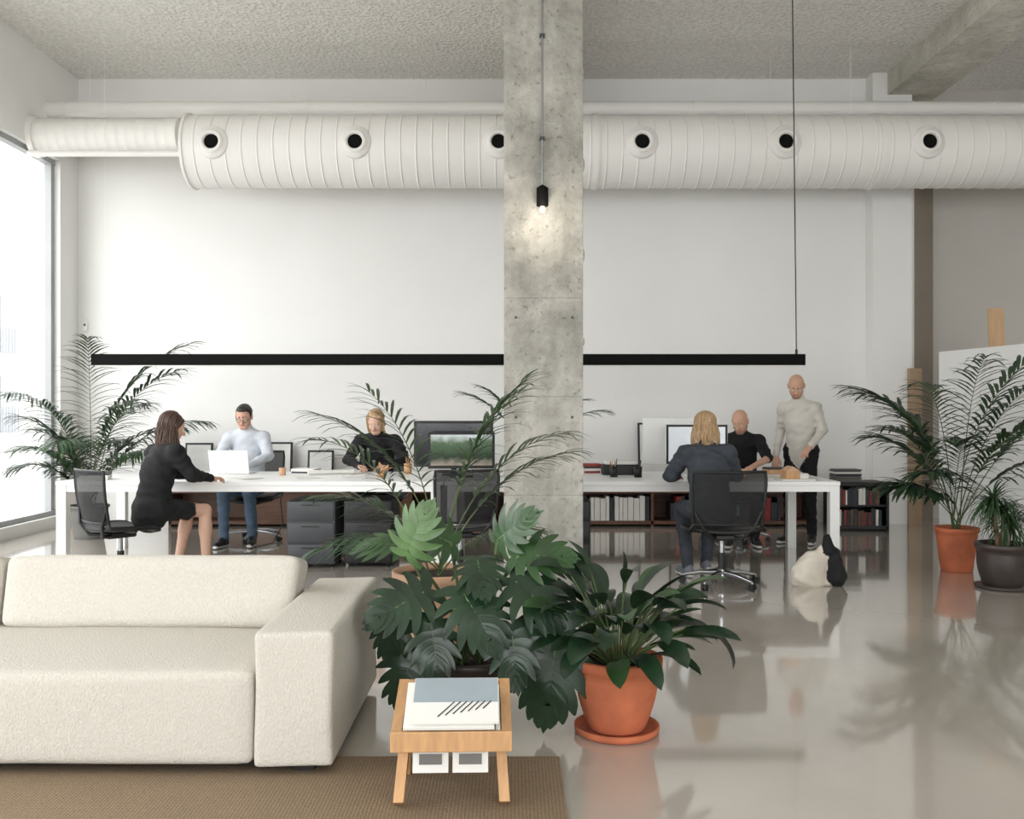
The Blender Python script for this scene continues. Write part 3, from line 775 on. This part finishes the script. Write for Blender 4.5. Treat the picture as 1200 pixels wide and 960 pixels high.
    if hair=='long':
        for i in range(230):
            az=rnd(0,2*math.pi)
            r=V((math.cos(az),math.sin(az),0)); pts=[]
            if r.y>.4: continue
            for k in range(8):
                ph=.15+k/7*1.6; pts.append(T((r.x*.093*math.sin(ph),-.028+r.y*.103*math.sin(ph),.045+.092*math.cos(ph))))
            last=pts[-1]; out=(Rh.to_3x3()@r)*.014; ll=hairlen*rnd(.75,1.12); wv=rnd(0,6)
            for k in range(1,6):
                pts.append(last+out*min(k,3)*.5+V((.007*math.sin(wv+k*1.5),.006*math.cos(wv+k*1.3),-(.05+ll)*k/5)))
            q.tube(pts,[.004]*9+[.0055,.0055,.0045,.002],hairm,4,False)
    if hair=='tied':
        for i in range(70):
            az=rnd(0,6.28); st=V((math.cos(az)*.086,.03,.045+math.sin(az)*.08)); 
            if st.z<-.01: continue
            pts=[T(st),T((st.x*1.04,-.03,st.z*1.05)),T((st.x*.6,-.09,.035+(st.z-.045)*.6)),T((0,-.12,.03))]; q.tube(pts,.003,hairm,4,False)
        for s in (-1,1):
            for i in range(14):
                x0=s*rnd(.055,.085); q.tube([T((x0,.03,.07)),T((x0*1.1,.02,.0)),T((x0*1.05,.03,-.07)),T((x0*1.1,.01,-.13))],[.004,.005,.005,.002],hairm,4,False)
    q.build('eyes_and_strands',E)
    for i,s in((0,-1),(1,1)):
        w=V(wr[i]); hand('hand_left' if s<0 else 'hand_right',w+V(hd[i]).normalized()*.012,hd[i],handup[i] if handup else (0,0,1),s,skin,E,curl,.92 if fem else 1.0)
    return E

c_jean=mat('denim',(84,104,126),.85,.12,12,.2,120); c_blk=mat('black_cloth',(20,20,23),.9,.15,10,.2,120)
c_shirt=mat('pale_shirt',(200,205,212),.85,.04,6,.2,80); c_cream=mat('cream_shirt',(208,203,194),.85,.04,6,.2,80)
c_cham=mat('chambray_dark',(56,61,68),.85,.14,12,.2,120)
h_br=mat('hair_brown',(74,52,40),.5,.3,30,aniso=(4,4,.6)); h_bl=mat('hair_blond',(180,150,112),.5,.25,30,aniso=(4,4,.6)); h_dk=mat('hair_dark',(32,26,24),.5,.2,30)
s_gr=mat('shoe_grey',(120,124,130),.7,.1,10); s_wh=mat('shoe_sole_white',(226,224,220),.6,.03,10); s_bk=mat('shoe_black',(26,26,28),.5,.1,10)
m_skin2=mat('skin_light',(208,168,146),.6,.05,14); m_stub=mat('stubble',(156,122,102),.7,.1,30)

person('seated_woman_brown_hair',(-2.98,7.75,0),math.radians(-38),(0,0,.58),(0,.07,.90),(0,.15,1.12),(0,.20,1.245),(-.35,-.35),
 ((-.24,.22,.86),(.24,.22,.86)),((-.08,.50,.82),(.15,.46,.815)),((.25,.95,-.1),(-.1,1,-.1)),
 ((-.11,.42,.53),(.12,.43,.54)),((-.08,.30,.09),(.15,.42,.09)),((0,1,0),(.1,1,0)),
 dict(skin=m_skin2,top=c_blk,bot=c_blk,shoe=s_bk,sole=s_bk,hair=h_br),True,True,True,'long',loose=.032,hem=.04,hairlen=.20)
chair((-3.16,7.58,0),math.radians(-42),.46)
person('seated_man_dark_hair',(-2.78,9.98,0),math.radians(176),(0,0,.60),(0,.05,.95),(0,.13,1.19),(0,.20,1.32),(.12,-.42),
 ((-.26,.20,.92),(.26,.2,.92)),((-.13,.45,.825),(.14,.46,.825)),((.3,1,-.15),(-.3,1,-.15)),
 ((-.14,.42,.55),(.13,.43,.55)),((-.14,.34,.09),(.12,.44,.09)),((-.2,1,0),(.1,1,0)),
 dict(skin=m_skin,top=c_shirt,bot=c_jean,shoe=s_bk,sole=s_wh,hair=h_dk),hair='short',shw=.18,glasses=True,loose=.02)
chair((-2.76,10.05,0),math.radians(180),.48)
person('seated_woman_tied_hair',(-1.40,9.95,0),math.radians(180),(0,0,.60),(0,.08,.92),(0,.20,1.15),(0,.30,1.27),(-.15,-.55),
 ((-.29,.27,.88),(.29,.27,.88)),((-.12,.48,.825),(.14,.46,.825)),((.5,1,-.1),(-.5,1,-.1)),
 ((-.10,.42,.55),(.11,.43,.55)),((-.08,.36,.09),(.12,.4,.09)),((0,1,0),(.1,1,0)),
 dict(skin=m_skin2,top=c_blk,bot=c_blk,shoe=s_bk,sole=s_wh,hair=h_bl),True,True,hair='tied',loose=.024,shw=.18)
chair((-1.40,10.02,0),math.radians(180),.48)
person('seated_woman_blond_hair',(1.63,7.72,0),math.radians(4),(0,0,.58),(0,.05,.90),(0,.12,1.115),(0,.16,1.245),(-.1,-.25),
 ((-.29,.16,.85),(.27,.18,.85)),((-.16,.46,.82),(.12,.48,.82)),((.2,1,-.1),(-.2,1,-.1)),
 ((-.14,.42,.54),(.12,.43,.54)),((-.15,.14,.09),(.08,.40,.09)),((-.2,1,0),(.1,1,0)),
 dict(skin=m_skin2,top=c_cham,bot=c_cham,shoe=s_gr,sole=s_wh,hair=h_bl),True,True,hair='long',loose=.036,shw=.175,hairlen=.13,hem=.03)
chair((1.67,7.48,0),math.radians(0),.46,wd=1.25)
person('seated_bald_man',(2.42,9.97,0),math.radians(168),(0,0,.60),(0,.10,.93),(0,.26,1.16),(0.01,.36,1.275),(-.35,-.6),
 ((-.27,.34,.90),(.27,.32,.90)),((-.10,.60,.825),(.14,.54,.82)),((.3,1,-.1),(-.6,1,-.1)),
 ((-.14,.42,.55),(.13,.43,.55)),((-.14,.36,.09),(.12,.44,.09)),((-.2,1,0),(.1,1,0)),
 dict(skin=m_skin,top=c_blk,bot=c_blk,shoe=s_bk,sole=s_wh,hair=m_stub),shw=.18,longsl=False,beard=True,loose=.014)
chair((2.42,10.05,0),math.radians(180),.48)
person('standing_bald_man',(3.03,9.84,0),math.radians(146),(0,0,.97),(0,.03,1.26),(0,.08,1.50),(.0,.16,1.64),(.3,-.65),
 ((-.24,.04,1.19),(.23,-.04,1.18)),((-.18,.26,1.03),(.24,.08,.92)),((.3,.8,-.6),(-.1,.45,-.95)),
 ((-.10,.03,.51),(.10,.05,.51)),((-.11,-.02,.09),(.12,.02,.09)),((-.2,1,0),(.3,1,0)),
 dict(skin=m_skin,top=c_cream,bot=c_blk,shoe=s_bk,sole=s_wh,hair=m_stub),shw=.17,beard=True,loose=.002,hem=.06)
chair((-.42,7.62,0),math.radians(15),.46)

# ------------------------------------------------------------ desk equipment
def screen_mat(name,cols,emit):
    m=mat(name,cols[1],.15,.3,9); nt=m.node_tree;N=nt.nodes;L=nt.links;b=N['Principled BSDF']
    tc=N.new('ShaderNodeTexCoord'); sp=N.new('ShaderNodeSeparateXYZ'); L.new(tc.outputs['Object'],sp.inputs[0])
    n=N.new('ShaderNodeTexNoise'); n.inputs['Scale'].default_value=14; n.inputs['Detail'].default_value=6; L.new(tc.outputs['Object'],n.inputs['Vector'])
    ad=N.new('ShaderNodeMath'); ad.operation='MULTIPLY_ADD'; ad.inputs[1].default_value=.12; L.new(n.outputs['Fac'],ad.inputs[0]); L.new(sp.outputs['Z'],ad.inputs[2])
    r=N.new('ShaderNodeValToRGB'); e=r.color_ramp.elements
    e[0].position=.16; e[0].color=lin(cols[0])+[1]; e[1].position=.46; e[1].color=lin(cols[3])+[1]
    for p,c in((.25,cols[1]),(.38,cols[2])): x=e.new(p); x.color=lin(c)+[1]
    L.new(ad.outputs[0],r.inputs['Fac']); L.new(r.outputs['Color'],b.inputs['Base Color']); L.new(r.outputs['Color'],b.inputs['Emission Color']); b.inputs['Emission Strength'].default_value=emit
    return m
m_scr=screen_mat('screen_landscape',[(150,140,128),(34,50,34),(66,90,60),(186,192,194)],.35)
m_scrd=mat('screen_off',(30,32,36),.12,.1,5)
m_scrw=mat('screen_document',(200,205,210),.2,.06,9,emit=.4)
def monitor(loc,rz,w,h,bez,scr,body,z0=.12,name='desktop_monitor'):
    q=MB(); q.rbox((0,0,z0+h/2),(w,.03,h),body,.008); q.box((-w/2+.004,-.018,z0+.004),(w/2-.004,-.0155,z0+h-.004),bez)
    q.box((-w/2+.025,-.0195,z0+.03),(w/2-.025,-.0185,z0+h-.025),scr)
    q.tube([(0,.03,.01),(0,.05,z0),(0,.03,z0+h*.5)],[.03,.028,.02],body,10); q.rbox((0,.03,.006),(.22,.18,.012),body,.005)
    q.build(name,loc=loc,rz=rz)
m_alu=mat('silver_back',(226,226,224),.35,.01,4)
monitor((-.56,9.0,TZ+.001),.0,.76,.44,m_black,m_scrd,m_black,.08)
monitor((-.47,8.72,TZ+.001),.05,.62,.34,m_black,m_scr,m_black,.08)
monitor((1.66,9.2,TZ+.001),math.pi,.76,.46,m_black,m_scrw,m_alu,.09)
monitor((1.74,8.85,TZ+.001),-.04,.58,.38,m_black,m_scrw,m_alu,.11)
def laptop(loc,rz,m):
    q=MB(); q.rbox((0,0,.009),(.38,.25,.014),m,.004)
    M=Matrix.Translation((0,.125,.014))@Matrix.Rotation(-.3,4,'X'); q.rbox((0,0,.115),(.38,.008,.23),m,.003,M=M); q.box((-.18,-.006,.01),(.18,-.0045,.22),m_black,0,M)
    q.box((-.15,-.03,.0165),(.15,.09,.0175),m_black)
    q.build('laptop',loc=loc,rz=rz)
laptop((-2.74,9.24,TZ+.001),math.pi,m_white)
def pedestal(x,y,m):
    q=MB(); q.rbox((0,0,.31),(.43,.55,.56),m,.006,2)
    for i in range(3):
        q.rbox((0,-.28,.12+.19*i),(.41,.02,.175),m,.004,2); q.box((-.08,-.296,.17+.19*i),(.08,-.288,.18+.19*i),m_black)
    for a in(-.17,.17):
        for b in(-.22,.22): q.cyl((a-.01,b,.0175),(a+.01,b,.0175),.017,m_black,10)
    q.build('drawer_pedestal',loc=(x,y,0))
pedestal(-1.78,8.58,m_dark); pedestal(-1.28,8.62,m_black); pedestal(.48,8.6,m_black)
def paper(x,y,rz,w=.21,h=.3):
    q=MB(); 
    for i in range(3): q.rbox((rnd(-.008,.008),rnd(-.008,.008),.001+i*.002),(w,h,.0015),m_paper,0)
    q.build('paper_sheets',loc=(x,y,TZ+.001),rz=rz)
for x,y,r in ((2.35,8.78,.3),(2.15,9.15,-.2),(-1.5,8.9,.1),(-1.9,8.7,.4),(-3.3,8.75,-.3),(2.68,8.75,.1),(-2.45,8.6,.8)): paper(x,y,r)
def books(x,y,rz,n,cols):
    q=MB(); z=0
    for i in range(n):
        h=rnd(.015,.03); q.rbox((rnd(-.01,.01),rnd(-.01,.01),z+h/2),(.24,.18,h-.001),random.choice(cols),0); z+=h
    q.build('book_stack',loc=(x,y,TZ+.001),rz=rz)
books(-3.75,8.45,.2,3,[m_paper,m_bookd]); books(2.62,9.25,.1,3,[m_paper,m_oak,m_bookd]); books(-2.05,9.35,-.2,2,[m_bookd,m_paper]); books(.75,9.35,.1,4,[m_paper,m_bookd,m_bookr])
q=MB(); q.rbox((0,0,.006),(.3,.22,.012),m_paper,.001); q.rbox((-.04,0,.05),(.12,.14,.075),m_oak,.001); q.rbox((.08,.02,.035),(.08,.1,.045),m_paper,.001)
q.add([(-.1,-.07,.088),(.02,-.07,.088),(.02,.07,.088),(-.1,.07,.088),(-.04,-.07,.125),(-.04,.07,.125)],[[0,1,4],[3,5,2],[1,2,5,4],[0,4,5,3]],m_terra2)
q.build('architectural_model',loc=(2.52,8.38,TZ+.001),rz=.1)
q=MB()
for i in range(3): q.cyl((-.22,i*.045,.02),(.22,i*.045+.02,.02),.018,m_paper,14)
q.build('rolled_drawings',loc=(-1.75,9.1,TZ+.001),rz=.3)
def cup(x,y,r,h,m,pens=0,name='pencil_cup'):
    q=MB(); q.lathe([(0,0),(r*.9,0),(r,h),(r*.9,h),(r*.85,.01),(0,.01)],(0,0,0),m,20)
    for i in range(pens):
        a=rnd(0,6.28); q.cyl((.3*r*math.cos(a),.3*r*math.sin(a),.01),(r*.9*math.cos(a),r*.9*math.sin(a),h+rnd(.04,.08)),.004,random.choice([m_bookr,m_oak,m_bookd]),6)
    q.build(name,loc=(x,y,TZ+.001))
cup(.95,8.75,.04,.1,m_black,5); cup(1.17,8.72,.04,.1,m_black,4); cup(-2.2,9.0,.035,.07,m_terra2,0,'coffee_mug'); cup(-1.02,9.2,.04,.1,m_oak,5); cup(-3.45,9.0,.03,.08,m_white,0,'coffee_mug'); cup(2.1,8.5,.035,.09,m_terra2,0,'coffee_mug')
q=MB(); q.rbox((0,0,.05),(.36,.2,.10),m_black,.01); q.rbox((0,-.0,.115),(.3,.16,.03),m_paper,.003); q.build('desk_organizer',loc=(1.05,9.1,TZ+.001))
q=MB()
for i in range(14):
    a=rnd(0,6.28); q.blade((rnd(-.03,.03),rnd(-.03,.03),.02),(math.cos(a)*.5,math.sin(a)*.5,1),rnd(.08,.16),.04,rnd(.3,1.2),m_terra2 if i%2 else m_oak,4,.3)
q.sph((0,0,.02),(.04,.04,.02),m_oak)
q.build('dried_leaf_bundle',loc=(-1.22,8.75,TZ+.001))

B=[cap((-.03,0,.09),(.09,0,.30),.12,.045,0,.05,(0,1,0),1.5,.006),cap((-.1,.0,.09),(-.02,.0,.2),.09,.08,0,.04,None,1,.006),cap((.08,-.02,.38),(.1,-.02,.28),.02,.04,1,.02),
 cap((.17,0,.08),(.15,.0,.26),.085,.05,1,.02,None,1,.006),cap((.13,-.02,.28),(.1,-.03,.4),.03,.015,1,.03),cap((-.15,-.0,.03),(.12,0,.03),.03,.03,0,.03)]
Bg=empty('canvas_bag',(2.4,7.45,.0)); sdf_obj('bag_body',B,.009,[mat('bag_canvas',(208,200,186),.9,.05,8,.3,60),c_blk],Bg)
q=MB(); q.tube([(-2.25,9.3,.66),(-2.3,9.32,.5),(-2.28,9.35,.25),(-2.4,9.4,.06),(-2.6,9.5,.008)],.006,m_black,6); q.build('power_cable')

# ------------------------------------------------------------ lights (daylight enters through the side window and an added, unseen rear window; portals guide sampling)
def portal(name,loc,rot,sx,sy):
    l=bpy.data.lights.new(name,'AREA'); l.shape='RECTANGLE'; l.size=sx; l.size_y=sy; l.energy=1
    l.cycles.is_portal=True
    o=bpy.data.objects.new(name,l); bpy.context.collection.objects.link(o); o.location=loc; o.rotation_euler=rot; return o
portal('window_portal_side',(LX-.2,5.3,2.25),(0,-math.pi/2,0),4.2,11.8)
portal('window_portal_rear',(1.35,-2.3,(RZ0+RZ1)/2),(math.pi/2,0,0),12.5,RZ1-RZ0)
pl=bpy.data.lights.new('bulb_light','POINT'); pl.energy=4.5; pl.color=(1,.92,.8); pl.shadow_soft_size=.03
o=bpy.data.objects.new('bulb_light',pl); bpy.context.collection.objects.link(o); o.location=(.235,7.11,2.82)
w=bpy.data.worlds.new('World'); bpy.context.scene.world=w; w.use_nodes=True
bg=w.node_tree.nodes['Background']; bg.inputs[0].default_value=(.965,.985,1,1); bg.inputs[1].default_value=6.0
cd=bpy.data.cameras.new('camera'); cd.sensor_width=36; cd.lens=33; cd.clip_end=200
co=bpy.data.objects.new('camera',cd); bpy.context.collection.objects.link(co); co.location=(0,0,1.4); co.rotation_euler=(math.pi/2,0,0)
bpy.context.scene.camera=co
vs_=bpy.context.scene.view_settings; vs_.view_transform='Standard'; vs_.look='None'
